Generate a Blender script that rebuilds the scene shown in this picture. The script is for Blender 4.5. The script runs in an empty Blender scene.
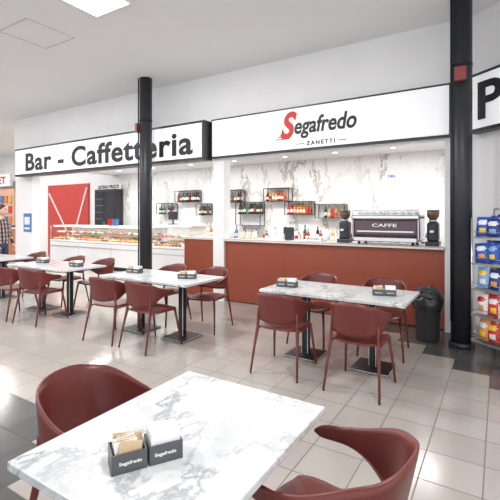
import bpy, bmesh, math, random
from mathutils import Vector, Matrix
random.seed(7)
S=bpy.context.scene
try:
    S.view_settings.view_transform='Standard'
    S.view_settings.look='None'
except Exception: pass
COL=S.collection
H=1.55
# ---------------------------------------------------------------- materials
MATS={}
def new_mat(name):
    m=bpy.data.materials.new(name); m.use_nodes=True
    nt=m.node_tree; nt.nodes.clear()
    return m,nt
def mat(name,col,rough=.5,metal=0,emit=0,spec=.5,var=0.04,vscale=6,bump=0,coat=0):
    if name in MATS: return MATS[name]
    m,nt=new_mat(name); N=nt.nodes; L=nt.links
    o=N.new('ShaderNodeOutputMaterial'); p=N.new('ShaderNodeBsdfPrincipled')
    L.new(p.outputs[0],o.inputs[0])
    p.inputs['Roughness'].default_value=rough; p.inputs['Metallic'].default_value=metal
    p.inputs['Specular IOR Level'].default_value=spec
    p.inputs['Coat Weight'].default_value=coat
    tc=N.new('ShaderNodeTexCoord'); no=N.new('ShaderNodeTexNoise'); no.inputs['Scale'].default_value=vscale
    no.inputs['Detail'].default_value=3
    L.new(tc.outputs['Object'],no.inputs['Vector'])
    r=N.new('ShaderNodeValToRGB')
    a=[max(0,c*(1-var)) for c in col]; b=[min(1,c*(1+var)) for c in col]
    r.color_ramp.elements[0].position=.3; r.color_ramp.elements[1].position=.7
    r.color_ramp.elements[0].color=(*a,1); r.color_ramp.elements[1].color=(*b,1)
    L.new(no.outputs['Fac'],r.inputs[0]); L.new(r.outputs[0],p.inputs['Base Color'])
    if emit:
        p.inputs['Emission Color'].default_value=(*col,1); p.inputs['Emission Strength'].default_value=emit
    MATS[name]=m; return m
class NE:
    def __init__(s,nt): s.nt=nt
    def m(s,op,a,b=None,c=None):
        n=s.nt.nodes.new('ShaderNodeMath'); n.operation=op
        for i,v in enumerate((a,b,c)):
            if v is None: continue
            if isinstance(v,(int,float)): n.inputs[i].default_value=v
            else: s.nt.links.new(v,n.inputs[i])
        return n.outputs[0]
def rgbmix(nt,f,a,b):
    n=nt.nodes.new('ShaderNodeMix'); n.data_type='RGBA'
    for sock,v in ((n.inputs[0],f),(n.inputs[6],a),(n.inputs[7],b)):
        if isinstance(v,(int,float)): sock.default_value=v
        elif isinstance(v,tuple): sock.default_value=(*v,1)
        else: nt.links.new(v,sock)
    return n.outputs[2]
def marble(name,base,v1,v2,scale,rough,width=.035,stretch=(1,1,1),cloud=.35,a1=.8,rot=(.3,.6,.5)):
    m,nt=new_mat(name); N=nt.nodes; L=nt.links; e=NE(nt)
    o=N.new('ShaderNodeOutputMaterial'); p=N.new('ShaderNodeBsdfPrincipled'); L.new(p.outputs[0],o.inputs[0])
    tc=N.new('ShaderNodeTexCoord'); mp=N.new('ShaderNodeMapping'); L.new(tc.outputs['Object'],mp.inputs[0])
    mp.inputs['Scale'].default_value=stretch; mp.inputs['Rotation'].default_value=rot
    w=N.new('ShaderNodeTexNoise'); w.inputs['Scale'].default_value=scale*1.3; w.inputs['Detail'].default_value=5
    L.new(mp.outputs[0],w.inputs['Vector'])
    sub=N.new('ShaderNodeVectorMath'); sub.operation='MULTIPLY_ADD'
    L.new(w.outputs['Color'],sub.inputs[0]); sub.inputs[1].default_value=(.7/scale,)*3; L.new(mp.outputs[0],sub.inputs[2])
    def vein(sc,wd,seed):
        a=N.new('ShaderNodeVectorMath'); a.operation='ADD'; L.new(sub.outputs[0],a.inputs[0]); a.inputs[1].default_value=(seed,seed*2,seed*3)
        n=N.new('ShaderNodeTexNoise'); n.inputs['Scale'].default_value=sc; n.inputs['Detail'].default_value=5; n.inputs['Roughness'].default_value=.62
        L.new(a.outputs[0],n.inputs['Vector'])
        d=e.m('ABSOLUTE',e.m('SUBTRACT',n.outputs['Fac'],.5))
        v=e.m('SUBTRACT',1.0,e.m('DIVIDE',d,wd)); return e.m('MAXIMUM',v,0.0)
    f1=vein(scale,width,1.7); f2=vein(scale*2.2,width*.8,5.1)
    cl=N.new('ShaderNodeTexNoise'); cl.inputs['Scale'].default_value=scale*1.1; cl.inputs['Detail'].default_value=5
    L.new(sub.outputs[0],cl.inputs['Vector'])
    cr=N.new('ShaderNodeValToRGB'); cr.color_ramp.elements[0].position=.42; cr.color_ramp.elements[1].position=.7
    L.new(cl.outputs['Fac'],cr.inputs[0])
    mask=cr.outputs[0]
    vm=N.new('ShaderNodeTexNoise'); vm.inputs['Scale'].default_value=scale*.8; L.new(mp.outputs[0],vm.inputs['Vector'])
    vr=N.new('ShaderNodeValToRGB'); vr.color_ramp.elements[0].position=.4; vr.color_ramp.elements[1].position=.62
    vr.color_ramp.elements[0].color=(.25,.25,.25,1); L.new(vm.outputs['Fac'],vr.inputs[0])
    c=rgbmix(nt,e.m('MULTIPLY',mask,cloud),base,v2)
    c=rgbmix(nt,e.m('MULTIPLY',f2,.4),c,v2)
    c=rgbmix(nt,e.m('MULTIPLY',e.m('MULTIPLY',f1,a1),vr.outputs[0]),c,v1)
    L.new(c,p.inputs['Base Color']); p.inputs['Roughness'].default_value=rough
    MATS[name]=m; return m
def floor_mat():
    m,nt=new_mat('floor_tiles'); N=nt.nodes; L=nt.links; e=NE(nt)
    o=N.new('ShaderNodeOutputMaterial'); p=N.new('ShaderNodeBsdfPrincipled'); L.new(p.outputs[0],o.inputs[0])
    tc=N.new('ShaderNodeTexCoord'); sx=N.new('ShaderNodeSeparateXYZ'); L.new(tc.outputs['Object'],sx.inputs[0])
    T=.33
    x=e.m('DIVIDE',e.m('ADD',sx.outputs[0],.08),T); y=e.m('DIVIDE',e.m('ADD',sx.outputs[1],.1),T)
    ix=e.m('FLOOR',x); iy=e.m('FLOOR',y); fx=e.m('SUBTRACT',x,ix); fy=e.m('SUBTRACT',y,iy)
    g=.012
    def edge(f): return e.m('LESS_THAN',e.m('MINIMUM',f,e.m('SUBTRACT',1.0,f)),g)
    grout=e.m('MAXIMUM',edge(fx),edge(fy))
    cb=N.new('ShaderNodeCombineXYZ'); L.new(ix,cb.inputs[0]); L.new(iy,cb.inputs[1])
    wn=N.new('ShaderNodeTexWhiteNoise'); wn.noise_dimensions='2D'; L.new(cb.outputs[0],wn.inputs['Vector'])
    s=e.m('ADD',ix,iy)
    dark1=e.m('GREATER_THAN',s,12.5)
    dark2=e.m('MULTIPLY',e.m('LESS_THAN',s,-3.5),e.m('LESS_THAN',iy,5.5))
    dark=e.m('MAXIMUM',dark1,dark2)
    no=N.new('ShaderNodeTexNoise'); no.inputs['Scale'].default_value=5; no.inputs['Detail'].default_value=6; L.new(tc.outputs['Object'],no.inputs['Vector'])
    c=rgbmix(nt,wn.outputs['Value'],(.385,.352,.325),(.435,.402,.373))
    c=rgbmix(nt,e.m('MULTIPLY',no.outputs['Fac'],.3),c,(.48,.45,.42))
    dk=rgbmix(nt,wn.outputs['Value'],(.08,.078,.078),(.11,.108,.108))
    c=rgbmix(nt,dark,c,dk)
    c=rgbmix(nt,grout,c,rgbmix(nt,dark,(.20,.175,.155),(.045,.045,.045)))
    L.new(c,p.inputs['Base Color'])
    L.new(e.m('ADD',.16,e.m('MULTIPLY',grout,.5)),p.inputs['Roughness'])
    bp=N.new('ShaderNodeBump'); bp.inputs['Strength'].default_value=.4; bp.inputs['Distance'].default_value=.003
    L.new(e.m('SUBTRACT',1.0,grout),bp.inputs['Height']); L.new(bp.outputs[0],p.inputs['Normal'])
    return m
def plaid_mat():
    m,nt=new_mat('plaid_cloth'); N=nt.nodes; L=nt.links; e=NE(nt)
    o=N.new('ShaderNodeOutputMaterial'); p=N.new('ShaderNodeBsdfPrincipled'); L.new(p.outputs[0],o.inputs[0])
    tc=N.new('ShaderNodeTexCoord'); sx=N.new('ShaderNodeSeparateXYZ'); L.new(tc.outputs['Object'],sx.inputs[0])
    def st(v): return e.m('GREATER_THAN',e.m('FRACT',e.m('MULTIPLY',v,11.0)),.5)
    a=st(e.m('ADD',sx.outputs[0],sx.outputs[1])); b=st(sx.outputs[2])
    c=rgbmix(nt,a,(.5,.45,.43),(.09,.02,.02)); c=rgbmix(nt,e.m('MULTIPLY',b,.6),c,(.03,.03,.04))
    L.new(c,p.inputs['Base Color']); p.inputs['Roughness'].default_value=.85
    MATS['plaid']=m; return m
def glass_mat():
    m,nt=new_mat('clear_glass'); N=nt.nodes; L=nt.links
    o=N.new('ShaderNodeOutputMaterial'); mx=N.new('ShaderNodeMixShader'); t=N.new('ShaderNodeBsdfTransparent'); g=N.new('ShaderNodeBsdfGlossy')
    t.inputs[0].default_value=(.96,.985,.98,1); g.inputs['Roughness'].default_value=.03
    mx.inputs[0].default_value=.08
    L.new(t.outputs[0],mx.inputs[1]); L.new(g.outputs[0],mx.inputs[2]); L.new(mx.outputs[0],o.inputs[0]); return m
M_floor=floor_mat(); M_plaid=plaid_mat(); M_glass=glass_mat()
M_wall=mat('wall_paint',(.81,.81,.82),.7,var=.02,vscale=2)
M_ceil=mat('ceiling_paint',(.88,.88,.885),.8,var=.01,vscale=1)
M_black=mat('black_paint',(.022,.024,.03),.4)
M_blackm=mat('black_metal',(.02,.02,.022),.45,metal=.3)
M_chair=mat('burgundy_plastic',(.145,.027,.023),.36,var=.05)
M_rust=mat('rust_panel',(.28,.058,.028),.5,var=.05,vscale=2)
M_slab=mat('counter_slab',(.66,.65,.63),.3)
M_steel=mat('steel',(.6,.6,.62),.28,metal=.9)
M_white=mat('white_laminate',(.82,.82,.83),.4,var=.01)
M_lit=mat('sign_face',(.93,.94,.96),.4,emit=.22,var=.0)
M_ink=mat('sign_ink',(.010,.010,.013),.5)
M_red=mat('sign_red',(.62,.02,.015),.5)
M_lamp=mat('lamp_panel',(1,1,1),.5,emit=6,var=0)
M_marb=marble('table_marble',(.70,.71,.72),(.24,.255,.29),(.43,.45,.48),3.4,.2,.028,cloud=.48,a1=.8,stretch=(1,.6,1),rot=(0,0,.7))
M_marbw=marble('wall_marble',(.80,.80,.80),(.36,.32,.27),(.64,.62,.59),1.0,.3,.02,stretch=(1,1,.5),cloud=.2,a1=1.0,rot=(0,.75,0))
M_skin=mat('skin',(.62,.38,.28),.5)
M_hair=mat('hair',(.05,.03,.02),.7)
M_jean=mat('denim',(.04,.06,.12),.8)
# ---------------------------------------------------------------- mesh builder
class B:
    def __init__(s): s.bm=bmesh.new(); s.mats=[]
    def mi(s,m):
        if m not in s.mats: s.mats.append(m)
        return s.mats.index(m)
    def box(s,c,size,m,rz=0,bev=0,M=None,seg=2):
        X=Matrix.Translation(c)@Matrix.Rotation(rz,4,'Z')@Matrix.Diagonal((*size,1))
        if M: X=M@X
        vs=bmesh.ops.create_cube(s.bm,size=1,matrix=X)['verts']
        fs=set(f for v in vs for f in v.link_faces); k=s.mi(m)
        for f in fs: f.material_index=k
        if bev:
            es=list(set(e for v in vs for e in v.link_edges))
            bmesh.ops.bevel(s.bm,geom=es,offset=bev,segments=seg,affect='EDGES',profile=.5)
    def loft(s,rings,m,caps=True,closed=True,smooth=True):
        k=s.mi(m); R=[[s.bm.verts.new(p) for p in r] for r in rings]
        n=len(R[0])
        for a,b in zip(R,R[1:]):
            for i in range(n if closed else n-1):
                j=(i+1)%n
                try:
                    f=s.bm.faces.new((a[i],a[j],b[j],b[i])); f.material_index=k; f.smooth=smooth
                except ValueError: pass
        if caps and closed:
            for r,rev in ((R[0],True),(R[-1],False)):
                try:
                    f=s.bm.faces.new(r[::-1] if rev else r); f.material_index=k
                except ValueError: pass
        return R
    def cyl(s,p1,p2,r1,r2,m,seg=16,smooth=True):
        p1=Vector(p1);p2=Vector(p2); d=(p2-p1).normalized(); q=d.to_track_quat('Z','Y')
        rs=[[p+q@Vector((r*math.cos(2*math.pi*i/seg),r*math.sin(2*math.pi*i/seg),0)) for i in range(seg)] for p,r in ((p1,r1),(p2,r2))]
        s.loft(rs,m,smooth=smooth)
    def lathe(s,c,prof,m,seg=16,sx=1,sy=1,n=2,caps=True,rz=0):
        c=Vector(c); rs=[]
        for r,z in prof:
            ring=[]
            for i in range(seg):
                a=2*math.pi*i/seg; ca,sa=math.cos(a),math.sin(a)
                x=math.copysign(abs(ca)**(2/n),ca)*r*sx; y=math.copysign(abs(sa)**(2/n),sa)*r*sy
                ring.append(c+Vector((x*math.cos(rz)-y*math.sin(rz),x*math.sin(rz)+y*math.cos(rz),z)))
            rs.append(ring)
        s.loft(rs,m,caps=caps)
    def tube(s,pts,r,m,seg=8):
        pts=[Vector(p) for p in pts]; rs=[]
        for i,p in enumerate(pts):
            d=(pts[min(i+1,len(pts)-1)]-pts[max(i-1,0)]).normalized(); q=d.to_track_quat('Z','Y')
            rr=r[i] if isinstance(r,(list,tuple)) else r
            rs.append([p+q@Vector((rr*math.cos(2*math.pi*k/seg),rr*math.sin(2*math.pi*k/seg),0)) for k in range(seg)])
        s.loft(rs,m)
    def ball(s,c,r,m,sc=(1,1,1),seg=12,rz=0):
        X=Matrix.Translation(c)@Matrix.Rotation(rz,4,'Z')@Matrix.Diagonal((*sc,1))
        vs=bmesh.ops.create_uvsphere(s.bm,u_segments=seg,v_segments=max(6,seg//2+2),radius=r,matrix=X)['verts']
        k=s.mi(m)
        for f in set(f for v in vs for f in v.link_faces): f.material_index=k; f.smooth=True
    def text(s,txt,m,M,width,height,bold=0,shear=0,depth=.004,space=1):
        cu=bpy.data.curves.new('t','FONT'); cu.body=txt; cu.offset=bold; cu.shear=shear; cu.extrude=depth; cu.space_character=space
        cu.resolution_u=6
        ob=bpy.data.objects.new('t',cu); COL.objects.link(ob); bpy.context.view_layer.update()
        me=bpy.data.meshes.new_from_object(ob.evaluated_get(bpy.context.evaluated_depsgraph_get()))
        bpy.data.objects.remove(ob)
        xs=[v.co.x for v in me.vertices]; ys=[v.co.y for v in me.vertices]
        x0,x1,y0,y1=min(xs),max(xs),min(ys),max(ys)
        k=s.mi(m); sx=width/(x1-x0); sy=height/(y1-y0)
        me.materials.clear()
        for i in range(k+1): me.materials.append(None)
        for v in me.vertices:
            c=v.co; v.co=M@Vector(((c.x-(x0+x1)/2)*sx,(c.y-(y0+y1)/2)*sy,c.z))
        for p in me.polygons: p.material_index=k
        s.bm.from_mesh(me)
    def done(s,name,loc=(0,0,0),rz=0,parent=None):
        me=bpy.data.meshes.new(name)
        bmesh.ops.recalc_face_normals(s.bm,faces=s.bm.faces)
        s.bm.to_mesh(me); s.bm.free()
        for m in s.mats: me.materials.append(m)
        ob=bpy.data.objects.new(name,me); COL.objects.link(ob); ob.location=loc; ob.rotation_euler=(0,0,rz)
        if parent: ob.parent=parent
        return ob
def inst(ob,loc,rz=0):
    o=bpy.data.objects.new(ob.name.split('.')[0],ob.data); COL.objects.link(o); o.location=loc; o.rotation_euler=(0,0,rz); return o
def simple(name,c,size,m,bev=0,rz=0):
    b=B(); b.box((0,0,0),size,m,bev=bev); return b.done(name,c,rz)
def front(x,y,z): return Matrix.Translation((x,y,z))@Matrix.Rotation(math.pi/2,4,'X')
def area(name,loc,sx,sy,e,col):
    li=bpy.data.lights.new(name,'AREA'); li.shape='RECTANGLE'; li.size=sx; li.size_y=sy; li.energy=e; li.color=col
    lo=bpy.data.objects.new(name,li); lo.location=loc; COL.objects.link(lo); return lo
# ---------------------------------------------------------------- room shell
b=B(); b.box((-7,3,-.05),(30,18,.1),M_floor); b.done('floor')
b=B(); b.box((-7,3,4.15),(30,18,.1),M_ceil); b.done('ceiling')
simple('wall_front_upper',(-5.7,5.97,3.325),(10.9,.14,1.55),M_wall)
simple('wall_front_pilaster_left',(-10.7,6.0,1.275),(.8,.2,2.55),M_wall)
simple('wall_front_pilaster_middle',(-4.33,6.0,1.275),(.24,.2,2.55),M_wall)
simple('wall_front_pilaster_right',(-.44,6.0,1.275),(.36,.2,2.55),M_wall)
b=B(); b.box((-12,9.27,2.05),(16,.14,4.1),M_wall); b.done('wall_back_left')
b=B(); b.box((-5.55,9.17,1.45),(10.3,.06,2.9),M_marbw); b.box((-4.2,9.26,1.45),(7.6,.12,2.9),M_wall); b.done('wall_back')
simple('wall_bar_side',(-.45,7.6,1.45),(.14,3.1,2.9),M_wall)
b=B(); b.box((-5.8,7.6,2.95),(10.8,3.12,.1),M_ceil); b.box((-11.2,7.6,3.5),(.1,3.12,1.2),M_wall); b.done('ceiling_bar')
L_=math.hypot(.822,-.667); ux,uy=.822/L_,-.667/L_
ang=math.atan2(uy,ux)
ax,ay=-.27,5.86
def aw(s,back,z): return (ax+ux*s-uy*back*1.0, ay+uy*s+ux*back*1.0, z)
simple('wall_right_angled',aw(2.6,.12,2.05),(5.2,.2,4.1),M_wall,rz=ang)
simple('wall_left_far',(-20.5,3,2.05),(.14,14,4.1),M_wall)
b=B()
for (x0,y0,x1,y1) in ((-5.9,2.9,-5.2,2.912),(-5.9,3.588,-5.2,3.6),(-5.9,2.9,-5.888,3.6),(-5.212,2.9,-5.2,3.6)):
    b.box(((x0+x1)/2,(y0+y1)/2,4.097),(x1-x0,y1-y0,.006),mat('panel_gap',(.6,.6,.6),.8))
b.box((-5.55,3.25,4.0985),(.66,.66,.004),M_ceil); b.done('ceiling_access_panel')
first=None
for (lx,ly) in ((-4.07,3.04),(-4.07,.2),(-8.5,3.0),(.6,1.2),(-8.5,0.2),(-13,3.0)):
    if first is None:
        b=B(); b.box((0,0,-.008),(.6,.6,.012),M_lamp); 
        for q in ((0,.31,.64,.02),(0,-.31,.64,.02),(.31,0,.02,.6),(-.31,0,.02,.6)): b.box((q[0],q[1],-.01),(q[2],q[3],.02),M_white)
        first=b.done('ceiling_light_panel',(lx,ly,4.1))
    else: inst(first,(lx,ly,4.1))
    area('ceiling_panel_lamp',(lx,ly,4.07),.58,.58,88,(1,.985,.965))
b=B(); b.lathe((0,0,0),[(.055,0),(.06,-.01),(.05,-.012)],M_steel,16); b.lathe((0,0,-.013),[(.045,0),(.045,-.004)],M_lamp,16)
sp=b.done('recessed_spotlight',(-4.9,7.0,2.9))
for i,(x,y) in enumerate(((-3.8,7.0),(-2.7,7.0),(-1.6,7.0),(-6.2,7.0),(-7.5,7.0),(-8.8,7.0),(-4.2,8.3),(-3,8.3),(-1.8,8.3),(-5.6,8.3),(-7,8.3),(-8.4,8.3),(-9.8,8.3))): inst(sp,(x,y,2.9))
for x in (-1.8,-4.2,-6.8,-9.4): area('bar_ceiling_lamp',(x,7.5,2.86),1.8,.5,62,(1,.985,.96))
for x in (-13.5,-17): area('hall_ceiling_lamp',(x,6.5,4.05),1.2,.6,110,(1,.985,.965))
# ---------------------------------------------------------------- signs
b=B(); b.box((-7.56,5.77,2.89),(6.2,.24,.70),M_black); b.box((-7.56,5.645,2.89),(6.1,.02,.61),M_lit)
b.text('Bar - Caffetteria',M_ink,front(-7.42,5.632,2.87),5.42,.45,bold=.026,space=1.08)
b.done('bar_shop_sign')
b=B(); b.box((-2.48,5.86,2.92),(3.9,.08,.7),M_black); b.box((-2.48,5.815,2.92),(3.84,.02,.64),M_lit)
b.text('egafredo',M_ink,front(-2.27,5.803,2.92),1.0,.34,bold=.024,shear=.2)
b.text('S',M_red,front(-2.87,5.803,2.98),.29,.44,bold=.04,shear=.3)
for k in range(3): b.box((-2.98+.02*k,5.803,2.77+.035*k),(.24-.04*k,.004,.018),M_red)
b.text('ZANETTI',M_ink,front(-2.33,5.800,2.67),.46,.065,bold=.015,space=1.4)
b.box((-2.67,5.803,2.67),(.14,.006,.01),M_ink); b.box((-1.99,5.803,2.67),(.14,.006,.01),M_ink)
b.done('coffee_brand_sign')
b=B(); b.box((0,0,0),(3.0,.14,.72),M_black); b.box((0,-.075,0),(2.92,.02,.64),M_lit)
b.text('Pizzeria',M_ink,front(-.27,-.088,0),2.15,.46,bold=.026)
b.done('pizzeria_shop_sign',aw(1.52,-.06,2.93),ang)
# ---------------------------------------------------------------- columns
for (x,y,hz) in ((-5.63,5.38,3.17),(-.385,5.36,3.18)):
    b=B(); b.cyl((0,0,0),(0,0,4.1),.115,.115,M_black,28); b.cyl((0,0,0),(0,0,.06),.14,.135,M_black,28)
    b.cyl((0,0,3.3),(0,0,3.32),.12,.12,M_blackm,28); b.cyl((-.1,-.09,0.3),(-.1,-.09,4.1),.012,.012,M_blackm,8)
    if x<-3: b.box((-.11,-.09,hz),(.06,.11,.17),mat('alarm_box',(.25,.04,.035),.4),bev=.008)
    else: b.box((0,-.13,hz),(.13,.06,.17),mat('alarm_box',(.25,.04,.035),.4),bev=.008)
    b.done('black_column',(x,y,0))
# ---------------------------------------------------------------- bar counter
b=B(); b.box((-2.42,6.2,.55),(3.6,.5,1.06),M_rust); b.box((-2.42,6.21,.04),(3.58,.46,.08),M_blackm); b.box((-2.42,6.19,1.10),(3.6,.6,.04),M_slab,bev=.006)
for x in (-3.0,-1.8): b.box((x,5.9495,.56),(.003,.002,1.0),mat('panel_joint',(.17,.035,.02),.6))
b.done('bar_counter')
b=B(); b.box((-4.87,6.3,.55),(.8,.5,1.06),M_rust); b.box((-4.87,6.3,1.1),(.84,.56,.04),M_slab,bev=.006); b.done('bar_counter_return')
b=B(); b.box((-4.3,8.83,.45),(7.4,.5,.9),M_white); b.box((-4.3,8.83,.92),(7.4,.54,.04),M_slab)
for i in range(12): b.box((-7.8+i*.62,8.575,.45),(.008,.01,.86),M_blackm); b.box((-7.5+i*.62,8.57,.8),(.2,.015,.012),M_steel)
b.done('back_bar_cabinet')
bot_cols=[(.03,.10,.03),(.25,.07,.02),(.5,.02,.02),(.55,.35,.1),(.02,.02,.03),(.6,.6,.62),(.55,.18,.03),(.05,.15,.35)]
BM=[mat('bottle_%d'%i,c,.12,var=.0) for i,c in enumerate(bot_cols)]
CAP=mat('bottle_cap',(.6,.5,.2),.3,metal=.6); LBL=mat('bottle_label',(.8,.76,.65),.6)
def bottle(b,x,y,z,h=.3,r=.038,pal=None):
    m=random.choice(pal or BM)
    b.lathe((x,y,z),[(r*.9,0),(r,.01),(r,h*.58),(r*.8,h*.68),(r*.35,h*.76),(r*.33,h*.93)],m,10)
    b.lathe((x,y,z),[(r*1.02,h*.18),(r*1.02,h*.45)],random.choice([LBL,LBL,BM[2],BM[5]]),10,caps=False)
    b.lathe((x,y,z+h*.92),[(r*.4,0),(r*.4,h*.08)],random.choice([CAP,M_ink]),8)
def shelf(x0,x1,z,levels,Hh=.32,D=.24,y=9.12,pal=None,skip=()):
    b=B(); w=x1-x0
    for k in range(levels+1):
        b.box((0,-.12,k*Hh),(w,D-.02,.014),M_blackm)
    hh=levels*Hh
    for sx in (-w/2,w/2):
        for yy in (-.02,-D): b.box((sx,yy,hh/2),(.016,.016,hh),M_blackm)
    ob=b.done('wall_bottle_shelf',((x0+x1)/2,y,z))
    c=B()
    for k in range(levels):
        if k in skip: continue
        n=max(2,int(w/.082))
        for i in range(n):
            if random.random()<.06: continue
            bottle(c,-w/2+.05+(w-.1)*i/(n-1),-.13,k*Hh+.008,random.uniform(.22,.29),r=.036,pal=pal)
            if random.random()<.5: bottle(c,-w/2+.05+(w-.1)*i/(n-1),-.055,k*Hh+.008,random.uniform(.24,.30),r=.034,pal=pal)
    c.done('liquor_bottles',(0,0,0),parent=ob)
    return ob
DK=[BM[0],BM[4],BM[1],BM[4]]; RDP=[BM[2],BM[2],BM[6],BM[3],BM[4]]
shelf(-8.85,-8.2,1.58,1,pal=DK); shelf(-8.1,-7.3,1.93,1,pal=DK); shelf(-7.3,-6.9,1.55,1,pal=DK); shelf(-6.45,-5.8,1.9,1,pal=DK)
shelf(-5.95,-5.2,1.28,2,Hh=.3,pal=DK,skip=(0,)); shelf(-5.1,-4.4,1.9,1,pal=RDP); shelf(-4.5,-3.8,1.56,1,pal=RDP); shelf(-3.7,-3.0,1.48,1,pal=RDP)
b=B()
for i in range(48):
    x=-7.8+i*.143+random.uniform(-.03,.03)
    bottle(b,x,8.8+(.09 if i%2 else -.09),0,random.uniform(.22,.38),.042)
b.done('back_bar_bottles',(0,0,.94))
b=B(); b.box((0,0,0),(.24,.01,.2),M_white); b.text('24h',mat('ink_blue',(.05,.15,.5),.5),front(0,-.006,0),.15,.07,bold=.02); b.done('wall_notice',(-2.02,9.13,2.40))
# espresso machine
b=B()
MB=mat('machine_back',(.10,.06,.075),.3); 
b.box((0,0,.24),(.92,.44,.24),MB,bev=.03); b.box((0,.0,.40),(.96,.48,.07),M_steel,bev=.015); b.box((0,0,.075),(.9,.5,.07),M_steel,bev=.01)
for sx in(-.46,.46): b.box((sx,0,.24),(.04,.46,.36),M_steel,bev=.015)
for x in(-.38,.38):
    for y in(-.18,.18): b.cyl((x,y,0),(x,y,.05),.02,.02,M_black)
b.box((0,-.223,.19),(.8,.006,.02),M_steel); b.text('CAFFE',M_white,front(.0,-.228,.28),.35,.05,bold=.02)
for i in range(9):
    for j in range(2): b.lathe((-.4+i*.1,-.1+j*.18,.436),[(.02,0),(.035,.02),(.038,.05)],M_white,12)
b.tube([(-.46,-.22,.5),(.46,-.22,.5)],.007,M_steel)
for x in(-.46,0,.46): b.tube([(x,-.22,.43),(x,-.22,.5)],.006,M_steel)
for x in(-.25,.05,.3): b.cyl((x,.25,.2),(x,.25,.28),.035,.035,M_steel); b.cyl((x,.25,.21),(x,.4,.19),.014,.014,M_black)
b.done('espresso_machine',(-1.42,6.2,1.12))
def grinder(x,y):
    b=B(); b.box((0,0,.03),(.18,.26,.06),M_black,bev=.015); b.box((0,.02,.19),(.15,.18,.28),M_black,bev=.03); b.cyl((0,0,.33),(0,0,.36),.05,.06,M_steel)
    b.lathe((0,0,.36),[(.045,0),(.08,.05),(.085,.12),(.08,.125)],mat('hopper',(.13,.07,.04),.15),16); b.cyl((0,0,.485),(0,0,.5),.085,.08,M_black)
    b.box((0,-.1,.2),(.05,.08,.03),M_steel); return b.done('coffee_grinder',(x,y,1.12))
grinder(-.80,6.2); grinder(-2.08,6.2)
b=B()
for i,x in enumerate((0,.12,.25)):
    b.lathe((x,0,0),[(.045,0),(.05,.01),(.05,.11),(.04,.13)],random.choice([LBL,BM[3]]),14); b.cyl((x,0,.13),(x,0,.15),.043,.043,M_steel)
b.done('candy_jars',(-4.0,6.2,1.12))
b=B(); b.box((0,0,.012),(.35,.25,.02),M_steel,bev=.005)
for i in range(5): b.lathe((-.13+i*.065,0,.022),[(.015,0),(.025,.03),(.028,.06)],M_white,12)
b.done('cup_tray',(-2.6,6.2,1.12))
b=B(); b.box((0,0,.06),(.13,.12,.12),M_black,bev=.01); b.box((0,-.03,.16),(.2,.02,.12),M_black,bev=.005); b.done('cash_register',(-3.1,6.3,1.12))
# ---------------------------------------------------------------- pastry display
M_strip=mat('added_glow_strip',(1,.97,.9),.5,emit=5,var=0)  # glowing strip added to brighten the display case interiors
def display(x0,x1,y,D,name,hh=1.22):
    b=B(); w=x1-x0
    b.box((0,0,.05),(w-.1,D-.1,.1),M_blackm); b.box((0,0,.42),(w,D,.64),M_white,bev=.01)
    b.box((0,-D/2-.004,.60),(w,.01,.03),M_steel); b.box((0,0,.76),(w,D,.04),M_white)
    b.box((0,.05,hh),(w,D-.1,.03),M_white); b.box((0,-D/2+.13,hh-.02),(w-.1,.03,.012),M_strip)
    b.box((0,D/2-.01,(.78+hh)/2),(w,.02,hh-.78),M_white)
    n=max(2,int(w/1.1)+1)
    for i in range(n):
        xx=-w/2+.01+(w-.02)*i/(n-1); b.box((xx,-D/2+.02,(.78+hh)/2),(.015,.015,hh-.78),M_steel)
        b.box((xx*.999,-D/2-.003,.4),(.006,.008,.58),mat('joint',(.4,.4,.4),.5))
    b.box((0,.08,.98),(w,D-.3,.012),M_glass); b.box((0,-D/2+.01,(.78+hh)/2),(w,.008,hh-.8),M_glass)
    ob=b.done(name,((x0+x1)/2,y,0))
    c=B(); pm=[mat('bread',(.55,.28,.09),.6,var=.25,vscale=20),mat('choc',(.14,.06,.035),.5),mat('cream',(.8,.7,.5),.5),mat('berry',(.5,.05,.06),.4)]
    k=int(w/.11)
    for i in range(k):
        xx=-w/2+.08+i*.11
        for j in range(3):
            m=pm[(i//4+j)%4] if random.random()<.6 else pm[0]
            c.ball((xx,-D/2+.1+j*.2,.82+.03*j),.055,m,(1,.8,.65),8,random.random()*3)
            c.ball((xx,-D/2+.22+j*.14,1.025),.05,random.choice(pm),(1,.8,.65),8,random.random()*3)
    c.done('pastries',parent=ob)
    area('display_fill_lamp',((x0+x1)/2,y-D/2+.13,hh-.035),w-.2,.04,w*5,(1,.96,.88))  # added fill light so the case and pastries don't go dark
    return ob
display(-12.1,-7.75,7.9,.8,'pastry_display_case')
display(-7.3,-6.1,7.5,.7,'cake_display_case',1.3)
b=B()
for i in range(4): b.box((-.15+i*.1,0,.1),(.07,.09,.2),random.choice([M_white,BM[7],BM[2]]))
b.done('product_boxes',(-9.6,7.9,1.235))
b=B(); b.box((0,0,.01),(.2,.18,.02),M_black); b.cyl((0,0,.02),(0,0,.14),.02,.02,M_black); b.box((0,0,.22),(.3,.03,.2),M_black,bev=.008); b.done('checkout_monitor',(-6.9,7.5,1.315))
# red door panel
b=B(); RD=mat('red_door',(.50,.05,.04),.5); W=2.45;Hd=2.68; RL=mat('red_rail',(.78,.66,.64),.4)
b.box((0,0,Hd/2),(W,.05,Hd),RD); 
def bar_(p,q):
    p=Vector(p);q=Vector(q); c=(p+q)/2; l=(q-p).length; a=math.atan2(q.z-p.z,q.x-p.x)
    b.box((0,0,0),(l,.01,.07),RL,M=Matrix.Translation(c)@Matrix.Rotation(-a,4,'Y'))
bar_((-1.15,-.03,Hd-.3),(.3,-.03,.55)); bar_((1.15,-.035,Hd-.15),(.3,-.035,.55))
b.done('door_1',(-13.65,9.16,0))
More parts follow.
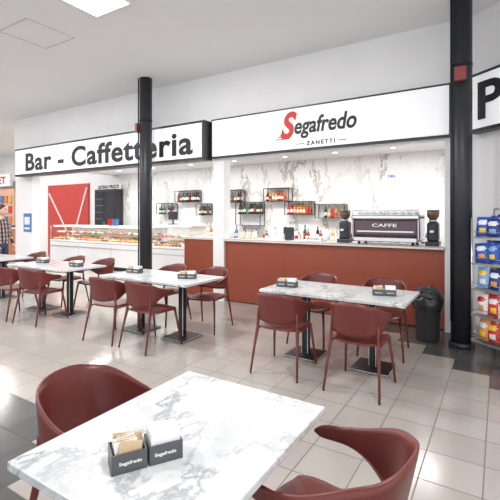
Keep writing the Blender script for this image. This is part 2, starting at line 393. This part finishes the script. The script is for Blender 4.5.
# tall black cabinet with price list header
b=B(); b.box((0,0,1.2),(1.0,.34,2.4),M_black,bev=.006)
for sx in(-.25,.25): b.box((sx,-.175,1.2),(.46,.01,2.25),mat('cab_door',(.03,.032,.036),.2)); b.box((sx*.15,-.19,1.2),(.015,.02,.3),M_steel)
for i in range(5): b.box((-.25,-.182,1.2+i*.22),(.4,.004,.012),mat('cab_line',(.2,.2,.2),.4))
b.done('black_display_cabinet',(-11.08,8.93,0))
b=B(); b.box((0,0,0),(1.15,.03,.17),M_white); b.text('LISTINO PREZZI',M_ink,front(0,-.017,0),1.05,.11,bold=.03); b.done('price_list_header',(-11.08,8.93,2.486))
# far shop at left
b=B()
b.box((0,0,.5),(2.6,.5,1.0),mat('kiosk_wood',(.55,.22,.08),.5)); b.box((0,0,1.02),(2.7,.56,.05),M_white)
b.box((0,.1,1.9),(2.6,.2,1.5),mat('kiosk_back',(.6,.35,.25),.5))
for i in range(8):
    for j in range(3): b.box((-1.1+i*.31,-.02,1.35+j*.42),(.22,.04,.28),[BM[2],BM[3],BM[7],M_white,BM[6]][(i*2+j)%5])
b.box((0,-.1,2.95),(2.6,.1,.5),mat('kiosk_sign',(.65,.66,.68),.5)); b.text('MARKET',BM[2],front(0,-.16,2.95),2.0,.28,bold=.02)
b.done('market_kiosk',(-17.8,8.7,0))
b=B(); b.box((0,0,0),(.34,.02,.48),mat('poster_blue',(.06,.2,.5),.4)); b.box((0,-.012,.05),(.24,.004,.2),M_white); b.box((0,-.012,-.15),(.24,.004,.05),M_white)
b.done('blue_poster',(-10.5,5.89,1.35))
# ---------------------------------------------------------------- trash bin
b=B()
b.lathe((0,0,0),[(.13,0),(.135,.02),(.16,.5),(.165,.52)],mat('bin_plastic',(.025,.026,.03),.45),24)
BAG=mat('bin_bag',(.02,.02,.022),.25)
rings=[]
for k,(r,z) in enumerate(((.17,.38),(.182,.44),(.185,.53),(.165,.545),(.15,.5))):
    rings.append([Vector(((r+.008*math.sin(i*2.7+k))*math.cos(2*math.pi*i/24),(r+.008*math.sin(i*2.7+k))*math.sin(2*math.pi*i/24),z+.016*math.sin(i*1.9))) for i in range(24)])
b.loft(rings,BAG,caps=False)
b.lathe((0,0,.53),[(.165,0),(.17,.02),(.15,.08),(.09,.125),(.02,.14)],MATS['bin_plastic'],24); b.box((0,-.12,.6),(.14,.06,.05),M_blackm,bev=.008)
b.done('trash_bin',(-.76,5.42,0))
# ---------------------------------------------------------------- snack rack
b=B(); RW,RD_,RH=.86,.34,1.62
zs=[.14,.43,.72,1.01,1.30]
for x in(-RW/2,RW/2):
    for y in(0,RD_): b.cyl((x,y,0),(x,y,RH if y else RH-.1),.011,.011,M_steel,8)
    for z in zs: b.tube([(x,0,z),(x,RD_,z)],.006,M_steel,6); b.tube([(x,0,z+.08),(x,RD_,z+.08)],.004,M_steel,6)
for z in zs:
    for k in range(8): b.tube([(-RW/2,RD_*k/7,z),(RW/2,RD_*k/7,z)],.004,M_steel,6)
    b.tube([(-RW/2,-.005,z+.06),(RW/2,-.005,z+.06)],.004,M_steel,6)
    b.box((0,-.012,z-.01),(RW,.006,.02),M_steel)
b.tube([(-RW/2,RD_,RH),(RW/2,RD_,RH)],.01,M_steel)
rack=b.done('snack_display_rack',(0,0,0))
def bag(b,c,w,h,d,m,m2,tilt,m3,rz=0,roll=.12):
    nu,nv=10,12; X=Matrix.Translation(c)@Matrix.Rotation(rz,4,'Z')@Matrix.Rotation(tilt,4,'X')@Matrix.Rotation(random.uniform(-roll,roll),4,'Y')
    for side in(-1,1):
        g=[]
        for j in range(nv+1):
            row=[]
            for i in range(nu+1):
                u=i/nu;v=j/nv
                t=(max(0,math.sin(math.pi*u))**.6)*(max(0,math.sin(math.pi*min(1,max(0,(v-.06)/.88))))**.5)
                row.append(b.bm.verts.new(X@Vector(((u-.5)*w*(1-.06*t),side*(.002+d/2*t)+.003*math.sin(9*u+side),(v)*h))))
            g.append(row)
        for j in range(nv):
            for i in range(nu):
                f=b.bm.faces.new((g[j][i],g[j][i+1],g[j+1][i+1],g[j+1][i])); f.smooth=True
                q=m
                e_=((i+.5-nu/2)/3.9)**2+((j+.5-8.5)/1.7)**2
                if side<0 and e_<1: q=m2
                if side<0 and 2<=j<=4 and 3<=i<=7: q=m3
                if j in(0,nv-1): q=m
                f.material_index=b.mi(q)
bb=B()
blue=mat('bag_blue',(.02,.09,.42),.25); dblue=mat('bag_dblue',(.02,.035,.2),.25); yel=mat('bag_yellow',(.85,.55,.05),.3); redb=mat('bag_red',(.55,.03,.025),.25); wht=mat('bag_white',(.75,.75,.78),.3); orn=mat('bag_orange',(.7,.3,.1),.3); lb=mat('bag_lightblue',(.2,.4,.7),.3)
pal=[[(redb,yel,wht),(wht,redb,orn),(orn,wht,yel)],[(wht,redb,orn),(redb,wht,yel),(orn,redb,wht),(yel,wht,redb)],[(dblue,wht,orn),(lb,yel,wht),(yel,orn,redb),(dblue,lb,wht)],[(dblue,yel,wht),(blue,wht,orn),(blue,lb,yel)],[(blue,lb,wht),(blue,wht,yel),(dblue,wht,lb)]]
for r,z in enumerate(zs):
    for dpt in range(3):
        for k in range(6):
            m,m2,m3=random.choice(pal[r])
            bag(bb,(-RW/2+.085+k*.138+random.uniform(-.012,.012),.06+dpt*.1,z+.008+.01*dpt),.155,random.uniform(.20,.24),.07,m,m2,-.15,m3,random.uniform(-.2,.2))
bb.done('snack_bags',parent=rack)
rack.location=(aw(.82,-.48,0)); rack.rotation_euler=(0,0,ang)
# ---------------------------------------------------------------- chair
def sst(a,b_,x):
    t=min(1,max(0,(x-a)/(b_-a))); return t*t*(3-2*t)
b=B()
NS=52
def path(s,z,inset=0):
    A=.252-inset; Bk=.245-inset; a=abs(s)
    if a<=.68:
        ph=a/.68*math.pi/2; x=A*math.sin(ph)**.74; y=-Bk*math.cos(ph)**.8 if ph<math.pi/2-1e-6 else 0
        wt=math.cos(ph)
    else:
        k=(a-.68)/.32; x=A-.02*k*k; y=.15*k; wt=0
    y-= wt*(z-.45)*.22
    return Vector((math.copysign(x,s) if s else 0,y,z))
NV=8
rings=[]
for i in range(NS+1):
    s=-1+2*i/NS; a=abs(s)
    zt=.81-.03*sst(0,.35,a)-.10*sst(.3,.8,a)-.012*sst(.8,1,a)
    zb=.50+.02*sst(0,.35,a)+.098*sst(.36,.72,a)
    if a>.90:
        k=(a-.90)/.10; mid=(zt+zb)/2; q=math.sqrt(max(0,1-k*k*.93)); zt=mid+(zt-mid)*q; zb=mid+(zb-mid)*q
    ring=[]
    for j in range(NV+1): 
        z=zb+(zt-zb)*j/NV; e_=0.003 if j in(0,NV) else 0
        ring.append(path(s,z,e_))
    for j in range(NV,-1,-1):
        z=zb+(zt-zb)*j/NV; e_=0.012 if j in(0,NV) else .015
        ring.append(path(s,z,e_))
    rings.append(ring)
b.loft(rings,M_chair)
def seatring(sc,z):
    R=[]
    for i in range(36):
        a=2*math.pi*i/36; ca,sa=math.cos(a),math.sin(a)
        x=math.copysign(abs(ca)**.5,ca)*.218*sc; y=math.copysign(abs(sa)**.5,sa)*.23*sc
        x*=1+.06*(y/.235); 
        R.append(Vector((x,y+.01,z-(.012 if sa>.8 else 0)*sc)))
    return R
b.loft([seatring(k,z) for k,z in((.12,.440),(.5,.441),(.8,.447),(.93,.452),(.985,.449),(1,.442),(.99,.434),(.94,.431),(.3,.431))],M_chair)
for sx in(-1,1):
    b.tube([(sx*.245,-.285,0),(sx*.228,-.235,.25),(sx*.212,-.195,.43),(sx*.208,-.192,.52),(sx*.204,-.196,.62)],[.010,.013,.017,.015,.009],M_chair,12)
    b.tube([(sx*.24,.25,0),(sx*.22,.21,.25),(sx*.2,.18,.435)],[.010,.013,.017],M_chair,12)
    b.tube([(sx*.2,.18,.425),(sx*.212,-.19,.425)],.009,M_chair,8)
chair=b.done('dining_chair',(0,0,0))
chair_pos=[]
def put(x,y,r): chair_pos.append((x,y,r))
put(-1.85,3.66,.05); put(-1.07,3.64,-.03)
put(-1.93,4.60,math.pi-.05); put(-1.12,4.66,math.pi+.1)
put(-4.15,3.44,.08); put(-3.52,3.46,-.1)
put(-4.15,4.35,math.pi); put(-3.4,4.38,math.pi+.15)
put(-6.35,3.36,.1); put(-5.72,3.42,.12)
put(-6.5,4.33,math.pi); put(-5.75,4.36,math.pi-.1)
put(-1.48,1.20,-math.pi/2+.1); put(-.54,1.35,math.pi/2-.12)
for i,(x,y,r) in enumerate(chair_pos):
    if i==0: chair.location=(x,y,0); chair.rotation_euler=(0,0,r)
    else: inst(chair,(x,y,0),r)
inst(chair,(-8.6,3.5,0),.2); inst(chair,(-7.9,4.45,0),math.pi)
# ---------------------------------------------------------------- tables
def table(w,d,peds):
    b=B(); b.box((0,0,.735),(w,d,.03),M_marb,bev=.004)
    b.box((0,0,.712),(w-.1,d-.1,.018),M_blackm)
    for x in peds:
        b.box((x,0,.012),(.38,.38,.016),M_blackm,bev=.004); b.box((x,0,.36),(.075,.075,.70),M_blackm,bev=.006); b.box((x,0,.69),(.34,.34,.03),M_blackm)
        b.cyl((x,0,.018),(x,0,.03),.06,.05,M_blackm)
    return b
t2=table(1.5,.76,(-.37,.37)).done('dining_table',(-1.46,4.13,0))
inst(t2,(-3.79,3.89,0)); inst(t2,(-6.08,3.87,0)); inst(t2,(-8.3,3.97,0))
table(.74,.90,(0,)).done('dining_table',(-.99,1.145,0))
# ---------------------------------------------------------------- packet holders
HB=mat('holder_plastic',(.085,.09,.10),.4); KR=mat('kraft_paper',(.6,.45,.28),.7); WP=mat('white_paper',(.85,.85,.85),.6)
def holder():
    b=B()
    for cx,kind in ((-.058,0),(.058,1)):
        w=.108
        b.box((cx,0,.004),(w,.09,.006),HB)
        for q in ((cx,.043,w,.004),(cx,-.043,w,.004)): b.box((q[0],q[1],.031),(q[2],q[3],.060),HB)
        for sx in(-1,1): b.box((cx+sx*.052,0,.031),(.004,.086,.060),HB)
        if kind==0:
            for i in range(10):
                b.box((0,0,0),(.07,.004,.078),[KR,WP,KR,LBL][i%4],M=Matrix.Translation((cx+random.uniform(-.014,.014),-.034+i*.0075,.05))@Matrix.Rotation(random.uniform(-.18,.18),4,'Y')@Matrix.Rotation(-.15,4,'X'))
        else:
            for i in range(10): b.box((cx,-.034+i*.0075,.052),(.095,.006,.084),WP)
    b.text('Segafredo',M_white,front(.055,-.0455,.03),.07,.014,bold=.02,depth=.0005)
    b.text('Segafredo',M_white,front(-.055,-.0455,.03),.07,.014,bold=.02,depth=.0005)
    return b
hd=holder().done('sugar_packet_holder',(-.985,.94,.75),math.radians(58))
inst(hd,(-2.02,4.05,.75),.1); inst(hd,(-.98,4.12,.75),.3); inst(hd,(-4.3,3.9,.75),.1); inst(hd,(-3.35,3.9,.75),.4); inst(hd,(-6.5,3.9,.75),.1); inst(hd,(-5.6,3.9,.75),.1)
# ---------------------------------------------------------------- person (standing, plaid shirt)
def person(loc,rz):
    V=[((0,0,.95),(.15,.11)),((0,0,1.12),(.135,.1)),((0,0,1.32),(.17,.11)),((0,0,1.43),(.09,.07)),((0,.01,1.50),(.05,.05)),((0,.015,1.57),(.048,.05)),
       ((.17,0,1.40),(.062,.06)),((.24,0,1.12),(.045,.045)),((.23,.10,.90),(.033,.033)),((.225,.13,.84),(.02,.035)),
       ((-.17,0,1.40),(.062,.06)),((-.24,0,1.12),(.045,.045)),((-.23,.10,.90),(.033,.033)),((-.225,.13,.84),(.02,.035)),
       ((.09,0,.86),(.095,.095)),((.1,.02,.48),(.06,.06)),((.1,-.01,.10),(.042,.042)),((.1,.12,.045),(.04,.035)),
       ((-.09,0,.86),(.095,.095)),((-.1,.02,.48),(.06,.06)),((-.1,-.01,.10),(.042,.042)),((-.1,.12,.045),(.04,.035))]
    E=[(0,1),(1,2),(2,3),(3,4),(4,5),(2,6),(6,7),(7,8),(8,9),(2,10),(10,11),(11,12),(12,13),(0,14),(14,15),(15,16),(16,17),(0,18),(18,19),(19,20),(20,21)]
    for base in(9,13):
        bx=V[base][0]; sg=1 if bx[0]>0 else -1
        for k,(dy,l) in enumerate(((-.028,.075),(-.01,.09),(.01,.085),(.028,.07))):
            i=len(V); V.append(((bx[0],bx[1]+dy*.8+.005,bx[2]-.035),(.009,.009))); V.append(((bx[0]-sg*.005,bx[1]+dy+.005,bx[2]-.035-l*.5),(.0085,.0085))); V.append(((bx[0]-sg*.02,bx[1]+dy+.008,bx[2]-.035-l*.9),(.007,.007)))
            E+=[(base,i),(i,i+1),(i+1,i+2)]
        i=len(V); V.append(((bx[0]-sg*.01,bx[1]+.04,bx[2]),(.011,.011))); V.append(((bx[0]-sg*.02,bx[1]+.055,bx[2]-.04),(.009,.009))); E+=[(base,i),(i,i+1)]
    me=bpy.data.meshes.new('p'); me.from_pydata([v[0] for v in V],E,[]); ob=bpy.data.objects.new('p',me); COL.objects.link(ob)
    sk=ob.modifiers.new('s','SKIN'); sk.use_smooth_shade=True
    for i,v in enumerate(me.skin_vertices[0].data): v.radius=V[i][1]; v.use_root=(i==0)
    ss=ob.modifiers.new('ss','SUBSURF'); ss.levels=2; ss.render_levels=2
    bpy.context.view_layer.update()
    m2=bpy.data.meshes.new_from_object(ob.evaluated_get(bpy.context.evaluated_depsgraph_get())); bpy.data.objects.remove(ob)
    b=B(); b.bm.from_mesh(m2); ks=b.mi(M_skin); kp=b.mi(M_plaid); kj=b.mi(M_jean); kb=b.mi(M_black)
    for f in b.bm.faces:
        c=f.calc_center_median(); f.smooth=True
        arm=abs(c.x)>.185
        if c.z>1.47: f.material_index=ks
        elif arm and c.z<.9 and c.y>.06: f.material_index=ks
        elif c.z>.93 or (arm and c.z>.85): f.material_index=kp
        elif c.z<.09: f.material_index=kb
        else: f.material_index=kj
    b.ball((0,.03,1.655),.1,M_skin,(.78,.95,1.18),20); b.ball((0,.10,1.60),.05,M_skin,(.9,.7,.8))
    b.ball((0,.125,1.645),.017,M_skin,(.8,1.1,1.4)); b.ball((0,.118,1.605),.02,mat('lips',(.45,.15,.13),.5),(1.1,.4,.3))
    for sx in(-1,1):
        b.ball((sx*.03,.113,1.67),.011,M_white,(1.2,.6,.8)); b.ball((sx*.03,.119,1.67),.0055,M_ink); b.ball((sx*.079,.03,1.65),.025,M_skin,(.35,.7,1.1)); b.box((sx*.03,.118,1.69),(.03,.008,.005),M_hair)
    b.ball((0,.01,1.69),.105,M_hair,(.82,.95,1.02),20); b.ball((0,-.02,1.64),.095,M_hair,(.85,.8,1.1),16)
    return b.done('standing_person',loc,rz)
person((-9.47,4.72,0),-1.2)
# ---------------------------------------------------------------- world & camera
w=bpy.data.worlds.new('world'); S.world=w; w.use_nodes=True
bg=w.node_tree.nodes['Background']; bg.inputs[0].default_value=(.97,.985,1,1); bg.inputs[1].default_value=1.95
cam=bpy.data.cameras.new('camera'); co=bpy.data.objects.new('camera',cam); COL.objects.link(co); S.camera=co
cam.sensor_width=36; cam.lens=29.0; cam.shift_y=-.07; cam.clip_start=.05
co.location=(0,0,H); co.rotation_euler=(math.pi/2,0,math.radians(31.8))
